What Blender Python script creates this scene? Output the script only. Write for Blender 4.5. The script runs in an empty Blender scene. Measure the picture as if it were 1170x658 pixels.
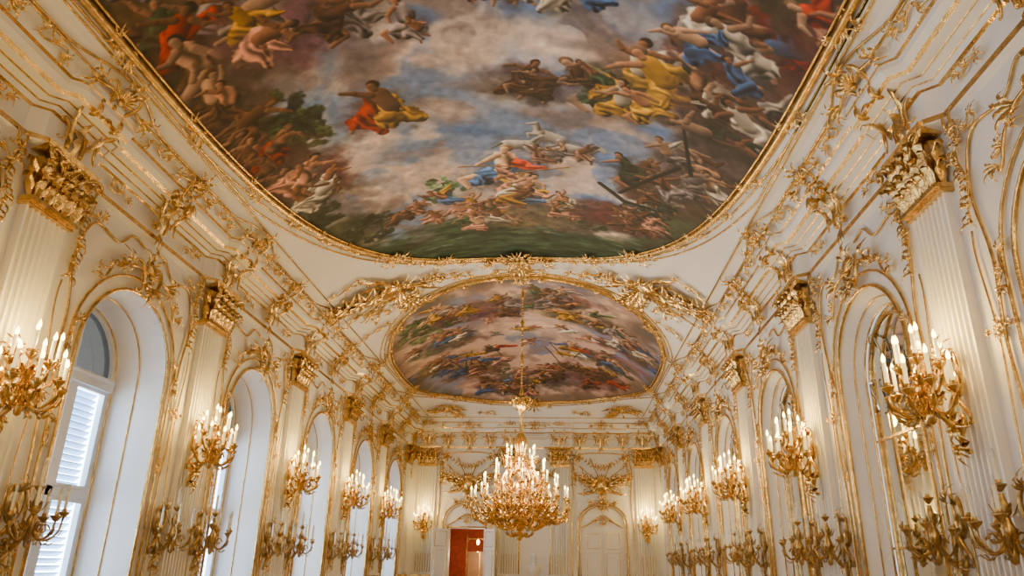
import bpy, math, random
import numpy as np
from mathutils import Vector, Matrix
random.seed(7)
HW=5.15; YMAX=30.5; YMIN=-10.2; TOP=6.3
PY=[7.45+4.47*k for k in range(-3,6)]
BY=[5.215+4.47*k for k in range(-3,6)]
pi=math.pi
# ---------------------------------------------------------------- materials
def mat_base(name,col,rough=.5,metal=0.,noise=0.,nscale=6.,bump=0.,bscale=40.,emit=None,estr=0.):
    m=bpy.data.materials.new(name); m.use_nodes=True
    nt=m.node_tree; b=nt.nodes['Principled BSDF']
    b.inputs['Base Color'].default_value=(*col,1); b.inputs['Roughness'].default_value=rough
    b.inputs['Metallic'].default_value=metal
    tc=nt.nodes.new('ShaderNodeTexCoord')
    if noise>0:
        n=nt.nodes.new('ShaderNodeTexNoise'); n.inputs['Scale'].default_value=nscale; n.inputs['Detail'].default_value=4
        nt.links.new(tc.outputs['Object'],n.inputs['Vector'])
        r=nt.nodes.new('ShaderNodeValToRGB')
        r.color_ramp.elements[0].position=.3; r.color_ramp.elements[1].position=.7
        r.color_ramp.elements[0].color=(*[c*(1-noise) for c in col],1); r.color_ramp.elements[1].color=(*[min(1,c*(1+noise*.35)) for c in col],1)
        nt.links.new(n.outputs['Fac'],r.inputs['Fac']); nt.links.new(r.outputs['Color'],b.inputs['Base Color'])
    if bump>0:
        n2=nt.nodes.new('ShaderNodeTexNoise'); n2.inputs['Scale'].default_value=bscale
        nt.links.new(tc.outputs['Object'],n2.inputs['Vector'])
        bp=nt.nodes.new('ShaderNodeBump'); bp.inputs['Strength'].default_value=bump; bp.inputs['Distance'].default_value=.01
        nt.links.new(n2.outputs['Fac'],bp.inputs['Height']); nt.links.new(bp.outputs['Normal'],b.inputs['Normal'])
    if emit:
        b.inputs['Emission Color'].default_value=(*emit,1); b.inputs['Emission Strength'].default_value=estr
        m.cycles.emission_sampling='NONE'
    return m
WHITE=mat_base('white_stucco',(.85,.84,.81),.45,noise=.04,nscale=1.5,bump=.1)
GOLD=mat_base('gilding',(.82,.54,.19),.24,.95,noise=.45,nscale=9,bump=.6,bscale=30)
BRONZE=mat_base('gilt_bronze',(.82,.54,.17),.22,.95,noise=.4,nscale=25)
BRONZED=mat_base('aged_gilt_bronze',(.56,.38,.15),.28,.95,noise=.5,nscale=25)
WAX=mat_base('candle_wax',(.88,.85,.72),.4)
WAXL=mat_base('candle_wax_glowing',(.92,.86,.60),.4,emit=(1,.70,.24),estr=1.3)
FLAME=mat_base('candle_bulb_lit',(1,.85,.5),.4,emit=(1,.66,.16),estr=26)
GLASSY=mat_base('candle_bulb_unlit',(.75,.75,.72),.15)
FRAMEW=mat_base('window_paint',(.76,.78,.80),.35)
SLAT=mat_base('louvre_paint',(.36,.48,.64),.5)
MIRROR=mat_base('mirror_glass',(.80,.82,.82),.03,1.)
RED=mat_base('red_damask',(.34,.055,.02),.7,noise=.4,nscale=5)
MARBLE=mat_base('white_marble',(.82,.80,.78),.3,noise=.1,nscale=4)
PARQ=mat_base('parquet_wood',(.50,.34,.19),.35,noise=.25,nscale=2)
def glass_mat(name,tint):
    m=bpy.data.materials.new(name); m.use_nodes=True; nt=m.node_tree; nt.nodes.clear()
    o=nt.nodes.new('ShaderNodeOutputMaterial'); mx=nt.nodes.new('ShaderNodeMixShader')
    t=nt.nodes.new('ShaderNodeBsdfTransparent'); g=nt.nodes.new('ShaderNodeBsdfGlossy')
    t.inputs['Color'].default_value=(*tint,1); g.inputs['Roughness'].default_value=.03
    mx.inputs[0].default_value=.07
    nt.links.new(t.outputs[0],mx.inputs[1]); nt.links.new(g.outputs[0],mx.inputs[2]); nt.links.new(mx.outputs[0],o.inputs[0]); return m
GLASS=glass_mat('window_glass',(.88,.95,1.)); GLASS2=glass_mat('lunette_glass',(.013,.011,.009))
# ---------------------------------------------------------------- mesh builder
def cr(pts,n=6):
    P=[Vector(p) for p in pts]; P=[P[0]*2-P[1]]+P+[P[-1]*2-P[-2]]; out=[]
    for i in range(1,len(P)-2):
        for k in range(n):
            t=k/n; a,b,c,d=P[i-1],P[i],P[i+1],P[i+2]
            out.append(.5*((2*b)+(c-a)*t+(2*a-5*b+4*c-d)*t*t+(3*b-a-3*c+d)*t**3))
    out.append(P[-2]); return out
class MB:
    def __init__(s): s.v=[];s.f=[];s.m=[]
    def quad(s,a,b,c,d,mat=0):
        i=len(s.v); s.v+= [tuple(a),tuple(b),tuple(c),tuple(d)]; s.f.append((i,i+1,i+2,i+3)); s.m.append(mat)
    def tube(s,pts,r,n=6,mat=0,closed=False):
        P=[Vector(p) for p in pts]; N=len(P)
        if N<2: return
        T=[]
        for i in range(N):
            if closed: t=P[(i+1)%N]-P[i-1]
            else: t=P[min(i+1,N-1)]-P[max(i-1,0)]
            T.append(t.normalized() if t.length>1e-9 else Vector((0,0,1)))
        up=Vector((0,0,1)) if abs(T[0].z)<.9 else Vector((0,1,0))
        nrm=T[0].cross(up).normalized(); b0=len(s.v)
        for i in range(N):
            nrm=(nrm-T[i]*nrm.dot(T[i])).normalized(); bn=T[i].cross(nrm)
            rr=r[i] if isinstance(r,list) else (r(i/(N-1)) if callable(r) else r)
            for k in range(n):
                a=2*pi*k/n; s.v.append(tuple(P[i]+nrm*(rr*math.cos(a))+bn*(rr*math.sin(a))))
        for i in range(N if closed else N-1):
            j=(i+1)%N
            for k in range(n):
                l=(k+1)%n; s.f.append((b0+i*n+k,b0+i*n+l,b0+j*n+l,b0+j*n+k)); s.m.append(mat)
        if not closed:
            s.f.append(tuple(b0+k for k in range(n-1,-1,-1))); s.m.append(mat)
            s.f.append(tuple(b0+(N-1)*n+k for k in range(n))); s.m.append(mat)
    def lathe(s,prof,n=10,mat=0,c=(0,0,0)):
        b0=len(s.v)
        for r,z in prof:
            for k in range(n):
                a=2*pi*k/n; s.v.append((c[0]+r*math.cos(a),c[1]+r*math.sin(a),c[2]+z))
        for i in range(len(prof)-1):
            for k in range(n):
                l=(k+1)%n; s.f.append((b0+i*n+k,b0+i*n+l,b0+(i+1)*n+l,b0+(i+1)*n+k)); s.m.append(mat)
    def ball(s,c,r,mat=0,n=6,sq=(1,1,1)):
        pr=[(max(.001,math.sin(pi*i/5)),-math.cos(pi*i/5)) for i in range(6)]
        b0=len(s.v)
        for q,z in pr:
            for k in range(n):
                a=2*pi*k/n; s.v.append((c[0]+r*q*math.cos(a)*sq[0],c[1]+r*q*math.sin(a)*sq[1],c[2]+r*z*sq[2]))
        for i in range(5):
            for k in range(n):
                l=(k+1)%n; s.f.append((b0+i*n+k,b0+i*n+l,b0+(i+1)*n+l,b0+(i+1)*n+k)); s.m.append(mat)
    def box(s,c,d,mat=0):
        x,y,z=c; a,b,e=d[0]/2,d[1]/2,d[2]/2; i=len(s.v)
        s.v+=[(x+p*a,y+q*b,z+w*e) for p in(-1,1) for q in(-1,1) for w in(-1,1)]
        for f in ((0,1,3,2),(4,6,7,5),(0,4,5,1),(2,3,7,6),(0,2,6,4),(1,5,7,3)): s.f.append(tuple(i+k for k in f)); s.m.append(mat)
    def leaf(s,pts,w,mat=0,nrm=(0,1,0),ridge=.5):
        P=[Vector(p) for p in pts]; N=len(P); nn=Vector(nrm); b0=len(s.v)
        for i in range(N):
            t=(P[min(i+1,N-1)]-P[max(i-1,0)]).normalized(); sd=t.cross(nn)
            sd=sd.normalized() if sd.length>1e-5 else Vector((1,0,0)); up=sd.cross(t)
            u=i/(N-1); ww=w*(math.sin(pi*(u**.75*.92+.06)))*(1.1 if i%2 else .52)
            s.v+=[tuple(P[i]-sd*ww-up*ww*.35),tuple(P[i]+up*w*ridge*.7*math.sin(pi*(u*.9+.05))),tuple(P[i]+sd*ww-up*ww*.35)]
        for i in range(N-1):
            a=b0+i*3
            s.f+=[(a,a+1,a+4,a+3),(a+1,a+2,a+5,a+4)]; s.m+=[mat,mat]
    def add(s,o,M=None,sc=None):
        b=len(s.v)
        for v in o.v:
            s.v.append(tuple(M@Vector(v)) if M is not None else v)
        s.f+=[tuple(b+k for k in f) for f in o.f]; s.m+=o.m
    def mesh(s,name,mats,smooth=True):
        me=bpy.data.meshes.new(name); me.from_pydata(s.v,[],s.f)
        for m in mats: me.materials.append(m)
        me.polygons.foreach_set('material_index',s.m)
        me.polygons.foreach_set('use_smooth',[smooth]*len(s.f)); me.update(); return me
COL=bpy.context.scene.collection
def obj(name,data,M=None,parent=None):
    o=bpy.data.objects.new(name,data); COL.objects.link(o)
    if parent: o.parent=parent
    if M is not None: o.matrix_local=M
    return o
def empty(name,M=None):
    e=obj(name,None,M); e.empty_display_size=.2; return e
def W(side,along,z,out=0.):
    """placement frame on a wall: local x along wall, y out into room, z up"""
    if side=='l': return Matrix.Translation((-HW+out,along,z))@Matrix.Rotation(-pi/2,4,'Z')
    if side=='r': return Matrix.Translation((HW-out,along,z))@Matrix.Rotation(pi/2,4,'Z')
    if side=='f': return Matrix.Translation((along,YMAX-out,z))@Matrix.Rotation(pi,4,'Z')
# ---------------------------------------------------------------- scroll paths
def flow(kf,n=26):
    x=z=a=0.; P=[(0,0)]
    for i in range(n):
        u=(i+.5)/n; a+=kf(u)/n; x+=math.cos(a)/n; z+=math.sin(a)/n; P.append((x,z))
    dx,dz=P[-1]; 
    mx=sum(p[0] for p in P)/len(P); mz=sum(p[1] for p in P)/len(P)
    A=math.atan2(dz,dx); c,s_=math.cos(-A),math.sin(-A)
    Q=[((p[0]-mx)*c-(p[1]-mz)*s_,(p[0]-mx)*s_+(p[1]-mz)*c) for p in P]
    e=max(abs(q[0]) for q in Q); return [(q[0]/e,q[1]/e) for q in Q]
CS=flow(lambda u:1.6+22*abs(2*u-1)**3.2)
SS=flow(lambda u:20*(2*u-1)*abs(2*u-1)**1.6)
def scr(mb,path,cx,cz,s,rot=0,flip=1,r=.03,y=.04,mat=0,lift=.04,n=6):
    c,q=math.cos(rot),math.sin(rot); P=[]
    for i,(a,b) in enumerate(path):
        b*=flip; u=i/(len(path)-1)
        P.append((cx+s*(a*c-b*q),y+lift*math.sin(pi*u),cz+s*(a*q+b*c)))
    r*=.85
    mb.tube(P,lambda u:r*(.45+.75*math.sin(pi*u)),n=n,mat=mat)
    mb.ball(P[0],r*.95,mat); mb.ball(P[-1],r*.95,mat)
def lf(mb,x,z,ang,L,curl=1.,w=.05,y=.03,out=.1,mat=0,n=9):
    P=[];px,pz=x,z
    for i in range(n):
        u=i/(n-1); P.append((px,y+out*math.sin(pi*u*.85),pz)); a=ang+curl*u*u
        px+=math.cos(a)*L/(n-1); pz+=math.sin(a)*L/(n-1)
    mb.leaf(P,w,mat)
def spray(mb,x,z,ang,spread,n,L,w=.045,rnd=.2,y=.03,out=.12):
    for i in range(n):
        u=(i/(n-1)-.5) if n>1 else 0
        lf(mb,x,z,ang+spread*u,L*(1-.45*abs(u)*1.2)*random.uniform(1-rnd,1+rnd),u*2.2+random.uniform(-.3,.3),w,y,out)
# ---------------------------------------------------------------- ornament templates (about 1 m unless noted)
def shell(mb,x,z,R,ang=pi/2,n=9,spread=2.6):
    for i in range(n):
        a=ang+spread*(i/(n-1)-.5); 
        mb.tube([(x+math.cos(a)*R*t,.05+.10*R*math.sin(pi*t*.8)*2,z+math.sin(a)*R*t) for t in (.1,.4,.7,1.)],[R*.03,R*.07,R*.1,R*.05],n=6)
    mb.ball((x,.1,z),R*.2)
def cartouche(seed=1):
    random.seed(seed); m=MB(); shell(m,0,0,.24)
    for s in(-1,1):
        scr(m,CS,s*.2,-.02,.24,rot=s*1.2+(0 if s>0 else pi),flip=-1,r=.032)
        scr(m,SS,s*.42,.03,.26,rot=(.25 if s>0 else pi-.25),flip=s,r=.026)
        spray(m,s*.5,.03,0 if s>0 else pi,1.8,5,.34,.035)
        spray(m,s*.14,-.1,-pi/2+s*.5,1.0,3,.3,.035)
        lf(m,s*.08,.18,pi/2-s*.5,.28,-s*1.2,.04)
    lf(m,0,.2,pi/2,.3,0,.05); spray(m,0,-.15,-pi/2,1.0,4,.36,.035); m.ball((0,.07,-.12),.06)
    return m
def halfscroll(seed=2):
    random.seed(seed); m=MB()
    scr(m,SS,0,0,.4,rot=.1,r=.03); scr(m,CS,.1,.12,.2,rot=.5,r=.024); spray(m,.3,.05,.3,1.6,5,.34,.035); spray(m,-.3,-.04,pi+.3,1.6,5,.34,.035); spray(m,0,0,pi/2,1.6,4,.28,.035)
    return m
def trophy(seed=3):
    random.seed(seed); m=MB()
    m.ball((0,.06,0),.22,n=14,sq=(1,.5,1.25)); shell(m,0,.1,.3)
    for a in (-1.15,-.8,.8,1.15,.35,-.35):
        L=random.uniform(.85,1.15); dx,dz=math.sin(a),math.cos(a)
        m.tube([(-dx*.5,.05,-dz*.35),(dx*L,.08,dz*L*.8)],.016)
        lf(m,dx*L,dz*L*.8,math.atan2(dz*.8,dx),.24,0,.05)
    for s in(-1,1):
        for k in range(3):
            spray(m,s*(.2+.22*k),-.02+.08*k,(.2+.15*k) if s>0 else pi-.2-.15*k,2.2,6,.5-.05*k,.05,out=.18)
        scr(m,CS,s*.4,-.22,.3,rot=(0 if s>0 else pi)-s*.4,flip=s,r=.035)
        scr(m,SS,s*.75,.12,.34,rot=(.5 if s>0 else pi-.5),flip=-s,r=.03)
        lf(m,s*.3,-.2,-s*.5+(0 if s>0 else pi),.7,s*1.2,.06)
        for k in range(4): spray(m,s*(.35+.2*k),.1+.04*k,random.uniform(-.2,.8) if s>0 else pi-random.uniform(-.2,.8),1.6,4,.3,.03,out=.08)
    spray(m,0,-.2,-pi/2,1.8,6,.42,.05)
    return m
def drop(seed=4,L=1.2):
    random.seed(seed); m=MB()
    shell(m,0,L/2-.1,.1); z=L/2-.15; k=0
    while z>-L/2:
        s=.4+.6*math.sin(pi*(z/L+.5)); wx=.05*math.sin(z*9)
        for q in(-1,1): lf(m,wx,z,-pi/2+q*random.uniform(.3,1.5),random.uniform(.09,.2),-q*random.uniform(.3,1.6),.026,out=.06)
        if k%3==0: scr(m,CS,wx,z,.09,rot=random.uniform(0,3),r=.016)
        if k%2: m.ball((wx+random.uniform(-.05,.05),.06,z),.022*(.6+s))
        z-=.095; k+=1
    m.tube([(.05*math.sin(z*9),.03,z) for z in [L/2-i*L/16 for i in range(17)]],.012,n=5)
    for q in(-1,1): scr(m,CS,q*.09,L/2+.02,.11,rot=pi/2,flip=-q,r=.018)
    return m
def swag(w=1.6,d=.45):
    m=MB(); random.seed(5)
    for i in range(15):
        u=i/14; x=(u-.5)*w; z=-d*(1-(2*u-1)**2); s=.5+.6*math.sin(pi*u)
        m.ball((x,.07,z),.05*s)
        for q in(-1,1): lf(m,x,z,math.atan2(4*d*(2*u-1),w)*1+q*1.2,.14*s,random.uniform(-1,1),.03*s)
    for q in(-1,1):
        m.ball((q*w/2,.06,.02),.06); spray(m,q*w/2,0,-pi/2,.8,3,.4,.035)
    return m
def capital():
    m=MB()
    for z0,z1,a,b in((0,.05,.41,.41),(.05,.6,.33,.34),(.64,.69,.43,.46),(.69,.75,.47,.49)):
        y0=.13+(a-.36); y1=.13+(b-.36)
        A=[(-a,0,z0),(-a,y0,z0),(a,y0,z0),(a,0,z0)];B=[(-b,0,z1),(-b,y1,z1),(b,y1,z1),(b,0,z1)]
        for i in range(3): m.quad(A[i],A[i+1],B[i+1],B[i],0)
        m.quad(A[0],A[3],A[2],A[1],0); m.quad(B[0],B[1],B[2],B[3],0)
    for row,(z0,h,n) in enumerate(((.04,.3,5),(.2,.36,4))):
        for i in range(n):
            x=(-.5+(i+.5)/n)*.80
            P=[(x,.13,z0),(x*1.03,.18,z0+h*.35),(x*1.06,.21,z0+h*.7),(x*1.1,.29,z0+h),(x*1.12,.37,z0+h*.93),(x*1.12,.36,z0+h*.78)]
            m.leaf(cr(P,2),.075,0,nrm=(0,1,0),ridge=.9)
            for q in(-1,1): m.leaf([(x+q*.03,.14,z0),(x+q*.07,.18,z0+h*.4),(x+q*.09,.22,z0+h*.65),(x+q*.11,.29,z0+h*.62),(x+q*.11,.31,z0+h*.5)],.035,0)
    for s in(-1,1):
        P=[(s*.1,.2,.42),(s*.2,.24,.55),(s*.34,.3,.63)]+[(s*(.43+.085*(1-t/12)*math.cos(2.2-t*.75)),.31,.56+.085*(1-t/12)*math.sin(2.2-t*.75)) for t in range(11)]
        m.tube(P,lambda u:.032-.015*u)
        P=[(s*.02,.2,.42),(s*.05,.24,.52)]+[(s*(.12+.05*(1-t/10)*math.cos(pi-t*.75)),.28,.57+.05*(1-t/10)*math.sin(pi-t*.75)) for t in range(9)]
        m.tube(P,.018)
        for zz in(.05,.25): m.leaf([(s*.36,.06,zz),(s*.42,.07,zz+.14),(s*.48,.08,zz+.26),(s*.54,.1,zz+.24),(s*.55,.1,zz+.16)],.07,0,nrm=(s,0,0))
    shell(m,0,.56,.14)
    return m
def console():
    m=MB()
    for s in(-1,1):
        P=[(s*.13,.04+.05*math.cos(-1.2+t*.8)*(1-t/14),.08+.06*math.sin(-1.2+t*.8)*(1-t/14)) for t in range(8,-1,-1)]
        P+=[(s*.13,.1,.16),(s*.14,.08,.32),(s*.17,.14,.48),(s*.2,.28,.6)]
        P+=[(s*.21,.37+.11*math.cos(1.9-t*.75)*(1-t/13),.53+.11*math.sin(1.9-t*.75)*(1-t/13)) for t in range(10)]
        m.tube(cr(P,2),.033,n=7)
        m.leaf(cr([(s*.14,.14,.1),(s*.2,.17,.25),(s*.28,.24,.38),(s*.36,.34,.46),(s*.4,.36,.4)],2),.055,0)
        m.leaf([(s*.2,.4,.6),(s*.3,.44,.66),(s*.4,.42,.62),(s*.46,.4,.52)],.05,0)
        scr(m,CS,s*.3,.2,.15,rot=pi/2,flip=-s,r=.022,y=.12); scr(m,SS,s*.36,.5,.16,rot=.8*s,flip=s,r=.02,y=.2)
    m.leaf(cr([(0,.08,-.05),(0,.14,.15),(0,.16,.35),(0,.3,.5),(0,.44,.5),(0,.5,.4)],3),.09,0)
    for a in(-.6,0,.6): m.leaf([(0,.06,0),(math.sin(a)*.12,.1,-.14),(math.sin(a)*.22,.08,-.3)],.04,0)
    return m
M_CAR=cartouche(1); M_CAR2=cartouche(9); M_HS=halfscroll(); M_TR=trophy(); M_DR=drop(); M_SW=swag(); M_CAP=capital(); M_CON=console()
ME={k:v.mesh(k,[GOLD]) for k,v in dict(cartouche=M_CAR,cartouche_b=M_CAR2,half_scroll=M_HS,trophy=M_TR,drop=M_DR,swag=M_SW,capital=M_CAP,console=M_CON).items()}
# ---------------------------------------------------------------- pilaster shaft mesh (fluted)
def shaft():
    m=MB(); w=.36; prof=[(-w,0),(-w,.10)]
    nf=7; fw=2*w/(nf+.5)
    for i in range(nf):
        x0=-w+fw*.25+i*fw
        prof+= [(x0+fw*.15,.10),(x0+fw*.2,.065),(x0+fw*.5,.03),(x0+fw*.8,.065),(x0+fw*.85,.10)]
    prof+=[(w,.10),(w,0)]
    for i in range(len(prof)-1):
        (a,b),(c,d)=prof[i],prof[i+1]
        m.quad((a,b,1.2),(c,d,1.2),(c,d,5.42),(a,b,5.42),0)
    m.box((0,.06,.6),(.86,.12,1.2),0); m.box((0,.1,1.17),(.92,.2,.07),1); m.box((0,.1,.1),(.92,.2,.2),0); m.box((0,.08,1.25),(.82,.16,.06),0); m.box((0,.075,5.38),(.80,.15,.05),1)
    m.box((0,.13,.62),(.55,.02,.7),0)
    for i in range(nf):
        x0=-w+fw*.25+(i+.5)*fw; m.tube([(x0,.065,1.3),(x0,.065,2.0)],.010,mat=1,n=5)
    return m.mesh('pilaster_shaft',[WHITE,GOLD],False)
SH=shaft()
def pilaster(side,along):
    e=empty('trim_pilaster',W(side,along,0))
    obj('shaft',SH,None,e); obj('capital',ME['capital'],Matrix.Translation((0,.02,5.4)),e)
    obj('console',ME['console'],Matrix.Translation((0,.12,6.2))@Matrix.Scale(1.0,4),e)
    if side!='f':
        for s in(-1,1): obj('garland_drop',ME['drop'],Matrix.Translation((s*.67,.02,5.45))@Matrix.Scale(.95,4),e)
for p in PY:
    pilaster('l',p); pilaster('r',p)
for x in(-4.4,-1.0,1.0,4.4): pilaster('f',x)
# ---------------------------------------------------------------- arcaded walls
def outline(hw,sill,spring,apex,n=18):
    P=[(-hw,sill),(-hw,(sill+spring)/2)]+[(-hw*math.cos(pi*i/n),spring+(apex-spring)*math.sin(pi*i/n)) for i in range(n+1)]+[(hw,(sill+spring)/2),(hw,sill)]
    return P
OUT=outline(1.12,.5,4.15,5.22)
def arcade(side,depth,inn):
    sg=-1 if side=='l' else 1; x=sg*HW; m=MB(); g=MB()
    def q(y0,z0,y1,z1): m.quad((x,y0,z0),(x,y1,z0),(x,y1,z1),(x,y0,z1),0)
    edges=[YMIN]+[(BY[i]+BY[i+1])/2 for i in range(len(BY)-1)]+[YMAX]
    for i,yc in enumerate(BY):
        e0,e1=edges[i],edges[i+1]
        q(e0,0,yc-1.12,TOP); q(yc+1.12,0,e1,TOP); q(yc-1.12,0,yc+1.12,.5)
        for k in range(2,len(OUT)-3):
            (a,b),(c,d)=OUT[k],OUT[k+1]
            m.quad((x,yc+a,b),(x,yc+c,d),(x,yc+c,TOP),(x,yc+a,TOP),0)
        xi=x+sg*depth; N=len(OUT)
        for k in range(N):
            (a,b),(c,d)=OUT[k],OUT[(k+1)%N]; (a2,b2),(c2,d2)=inn[k],inn[(k+1)%N]
            m.quad((x,yc+a,b),(x,yc+c,d),(xi,yc+c2,d2),(xi,yc+a2,b2),0)
        xx=x-sg*.03
        g.tube([(xx,yc+a*1.0,b) for a,b in OUT],.027,n=6)
        big=outline(1.30,.5,4.2,5.42)
        g.tube([(xx,yc+a,b) for a,b in big],.02,n=6)
        fr=.5
        g.tube([(x+sg*depth*fr,yc+(OUT[k][0]*(1-fr)+inn[k][0]*fr)*.99,(OUT[k][1]*(1-fr)+inn[k][1]*fr)-.02) for k in range(N)],.012,n=5)
        g.tube([(xi-sg*.04,yc+inn[k][0]*.985,inn[k][1]-.01) for k in range(N)],.016,n=5)
        for s in(-1,1):
            yb=yc+s*1.56
            g.tube(cr([(xx,yb-s*.1,.6),(xx,yb-s*.12,2.5),(xx,yb-s*.05,3.6),(xx,yb-s*.13,4.4),(xx,yb-s*.02,5.2),(xx,yb-s*.25,5.75),(xx,yc+s*.75,5.72),(xx,yc+s*.45,5.95),(xx,yc+s*.12,5.9)],5),.018,n=5)
            g.tube(cr([(xx,yb+s*.12,.6),(xx,yb+s*.12,2.4),(xx,yb+s*.04,3.6),(xx,yb+s*.12,4.5),(xx,yb+s*.1,4.8)],5),.011,n=5)
    ob=obj('wall_left' if side=='l' else 'wall_right',m.mesh('wall_'+side,[WHITE],False))
    gt=None
    for yc in BY:
        c=W(side,yc,0,0)
        if gt is None: gt=obj('trim_arch_gilding_'+side,g.mesh('trim_arch_'+side,[GOLD]))
        def put(nm,key,lx,z,sc,rot=0,out=.02,mx=1): 
            obj(nm,ME[key],c@Matrix.Translation((lx,out,z))@Matrix.Rotation(rot,4,'Y')@Matrix.Diagonal((sc*mx,sc,sc,1)),gt)
        put('arch_cartouche','cartouche',0,5.47,1.0,out=.05)
        put('frieze_console','console',0,6.2,.85,out=.08)
        for s in(-1,1):
            put('spandrel_scroll','half_scroll',s*.85,5.28,.62,rot=s*.75,mx=s)
            put('shoulder_scroll','half_scroll',s*1.28,4.25,.5,rot=s*1.45,mx=s)
            put('frame_scroll','half_scroll',s*1.27,3.0,.38,rot=s*1.5,mx=s)
            put('frieze_scroll','half_scroll',s*1.05,6.33,.5,mx=s,out=.05)
            put('strip_cartouche','cartouche_b',s*1.55,3.75,.3)
            put('upper_scroll','half_scroll',s*1.35,5.8,.45,rot=s*.3,mx=-s)
    return ob
WSX,WSZ=1.17,1.03
INL0=outline(.82,.5,4.1,4.93); INL=[(a*WSX,b*WSZ) for a,b in INL0]; INR=outline(.92,.5,4.1,5.0)
arcade('l',.75,INL); arcade('r',.3,INR)
# ---------------------------------------------------------------- windows
def window_mesh():
    m=MB()
    for k in range(len(INL0)):
        (a,b),(c,d)=INL0[k],INL0[(k+1)%len(INL0)]
        A=(a*1.02,.04,b);B=(c*1.02,.04,d);C=(c*.90,.04,d-.08 if d>1 else d+.12);D=(a*.90,.04,b-.08 if b>1 else b+.12)
        m.quad(A,B,C,D,0)
        m.quad(D,C,(C[0],-.08,C[2]),(D[0],-.08,D[2]),0)
    m.box((0,.02,2.25),(.12,.12,3.5),0)
    m.box((0,.04,3.9),(1.5,.16,.17),0); m.box((0,.02,2.36),(1.5,.12,.12),0)
    m.tube([(-.7,.12,3.96),(.7,.12,3.96)],.035,mat=0); 
    m.box((0,.0,4.35),(.05,.06,.85),0)
    for s in(-1,1):
        for z0,z1 in((.62,2.3),(2.42,3.82)):
            for xx in(.09,.69): m.box((s*xx,.03,(z0+z1)/2),(.05,.07,z1-z0),0)
            for zz in(z0+.03,z1-.03): m.box((s*.39,.03,zz),(.6,.07,.05),0)
    m.quad((-.75,0,.55),(.75,0,.55),(.75,0,3.87),(-.75,0,3.87),1)
    arc=[(-.76*math.cos(pi*i/14),3.94+.94*math.sin(pi*i/14)) for i in range(15)]
    for i in range(14):
        m.v+=[(0,0,3.94),(arc[i][0],0,arc[i][1]),(arc[i+1][0],0,arc[i+1][1])]; b=len(m.v)-3; m.f.append((b,b+1,b+2)); m.m.append(2)
    z=.62
    while z<3.84:
        for s in(-1,1):
            x0,x1=s*.08,s*.74
            m.quad((x0,-.10,z),(x1,-.10,z),(x1,-.18,z-.055),(x0,-.18,z-.055),3)
            m.quad((x0,-.10,z+.015),(x1,-.10,z+.015),(x1,-.10,z),(x0,-.10,z),3)
        z+=.09
    m.v=[(a*WSX,b,c*WSZ) for a,b,c in m.v]
    return m.mesh('window',[FRAMEW,GLASS,GLASS2,SLAT],False)
WM=window_mesh()
for i,yc in enumerate(BY):
    wo=obj('window_%d'%(i+1),WM,W('l',yc,0,-.75))
    l=bpy.data.lights.new('portal','AREA'); l.shape='RECTANGLE'; l.size=1.9; l.size_y=4.6; l.cycles.is_portal=True
    o=obj('window_portal',l,Matrix.Translation((-HW-.98,yc,2.75))@Matrix.Rotation(-pi/2,4,'Y')@Matrix.Rotation(pi/2,4,'Z'))
def mirror_mesh():
    m=MB(); n=len(INR); m.v+=[(a,0,z) for a,z in INR]; m.f.append(tuple(range(n))); m.m.append(0)
    for z in(1.9,3.3): m.box((0,.01,z),(1.8,.02,.03),1)
    m.tube([(a*.86,.02,z-.12 if z>1 else z+.1) for a,z in INR],.022,mat=1)
    for s in(-1,1):
        scr(m,CS,s*.34,4.5,.3,rot=pi/2-s*.5,flip=-s,r=.025); scr(m,SS,s*.62,3.9,.25,rot=pi/2,flip=s,r=.02)
    return m.mesh('mirror',[MIRROR,GOLD],False)
MM=mirror_mesh()
for yc in BY: obj('wall_mirror',MM,W('r',yc,0,-.295))
# ---------------------------------------------------------------- cornice sweep
PR=[(-.02,6.04,0),(.015,6.06,.3),(.07,6.10,1),(.08,6.16,1),(.03,6.20,1),(.03,6.50,1),(.07,6.52,1),(.12,6.58,1),(.22,6.64,1),(.33,6.67,1),(.36,6.72,1),(.42,6.79,1),(.43,6.86,.9),(.46,6.885,.8),(.49,6.95,.7),(.52,7.03,.3),(.60,7.12,.05),(.70,7.20,0),(.86,7.27,0)]
PM=[0,0,1,0,0,1,0,0,0,1,0,0,1,0,0,0,0,0]
def bump(t,cs): return max([.16*min(1,max(0,(.62-abs(t-c))/.12)) for c in cs]+[.0])
def sweep(name,side):
    m=MB()
    if side in'lr': lo,hi,cs=YMIN,YMAX,PY
    else: lo,hi,cs=-HW,HW,[-4.4,-1,1,4.4]
    ts=set([lo,hi])
    for c in cs:
        for d in(-.63,-.5,.5,.63): ts.add(min(hi,max(lo,c+d)))
    t=lo
    while t<hi: ts.add(t); t+=.5
    for k in range(12): ts.add(lo+.08*k); ts.add(hi-.08*k)
    ts=sorted(ts); rows=[]
    for t in ts:
        b=bump(t,cs); row=[]
        for p,z,w in PR:
            pp=p+b*w; tt=min(hi-p,max(lo+p,t))
            row.append({'l':(-HW+pp,tt,z),'r':(HW-pp,tt,z),'f':(tt,YMAX-pp,z),'n':(tt,YMIN+pp,z)}[side])
        rows.append(row)
    for i in range(len(rows)-1):
        for j in range(len(PR)-1): m.quad(rows[i][j],rows[i+1][j],rows[i+1][j+1],rows[i][j+1],PM[j])
    for j in(7,8):
        m.tube([(r[j][0],r[j][1],r[j][2]-.005) for r in rows],.012,n=5,mat=1)
    return obj(name,m.mesh(name,[WHITE,GOLD],False))
for s,n in(('l','trim_cornice_left'),('r','trim_cornice_right'),('f','trim_cornice_far'),('n','trim_cornice_near')): sweep(n,s)
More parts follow.
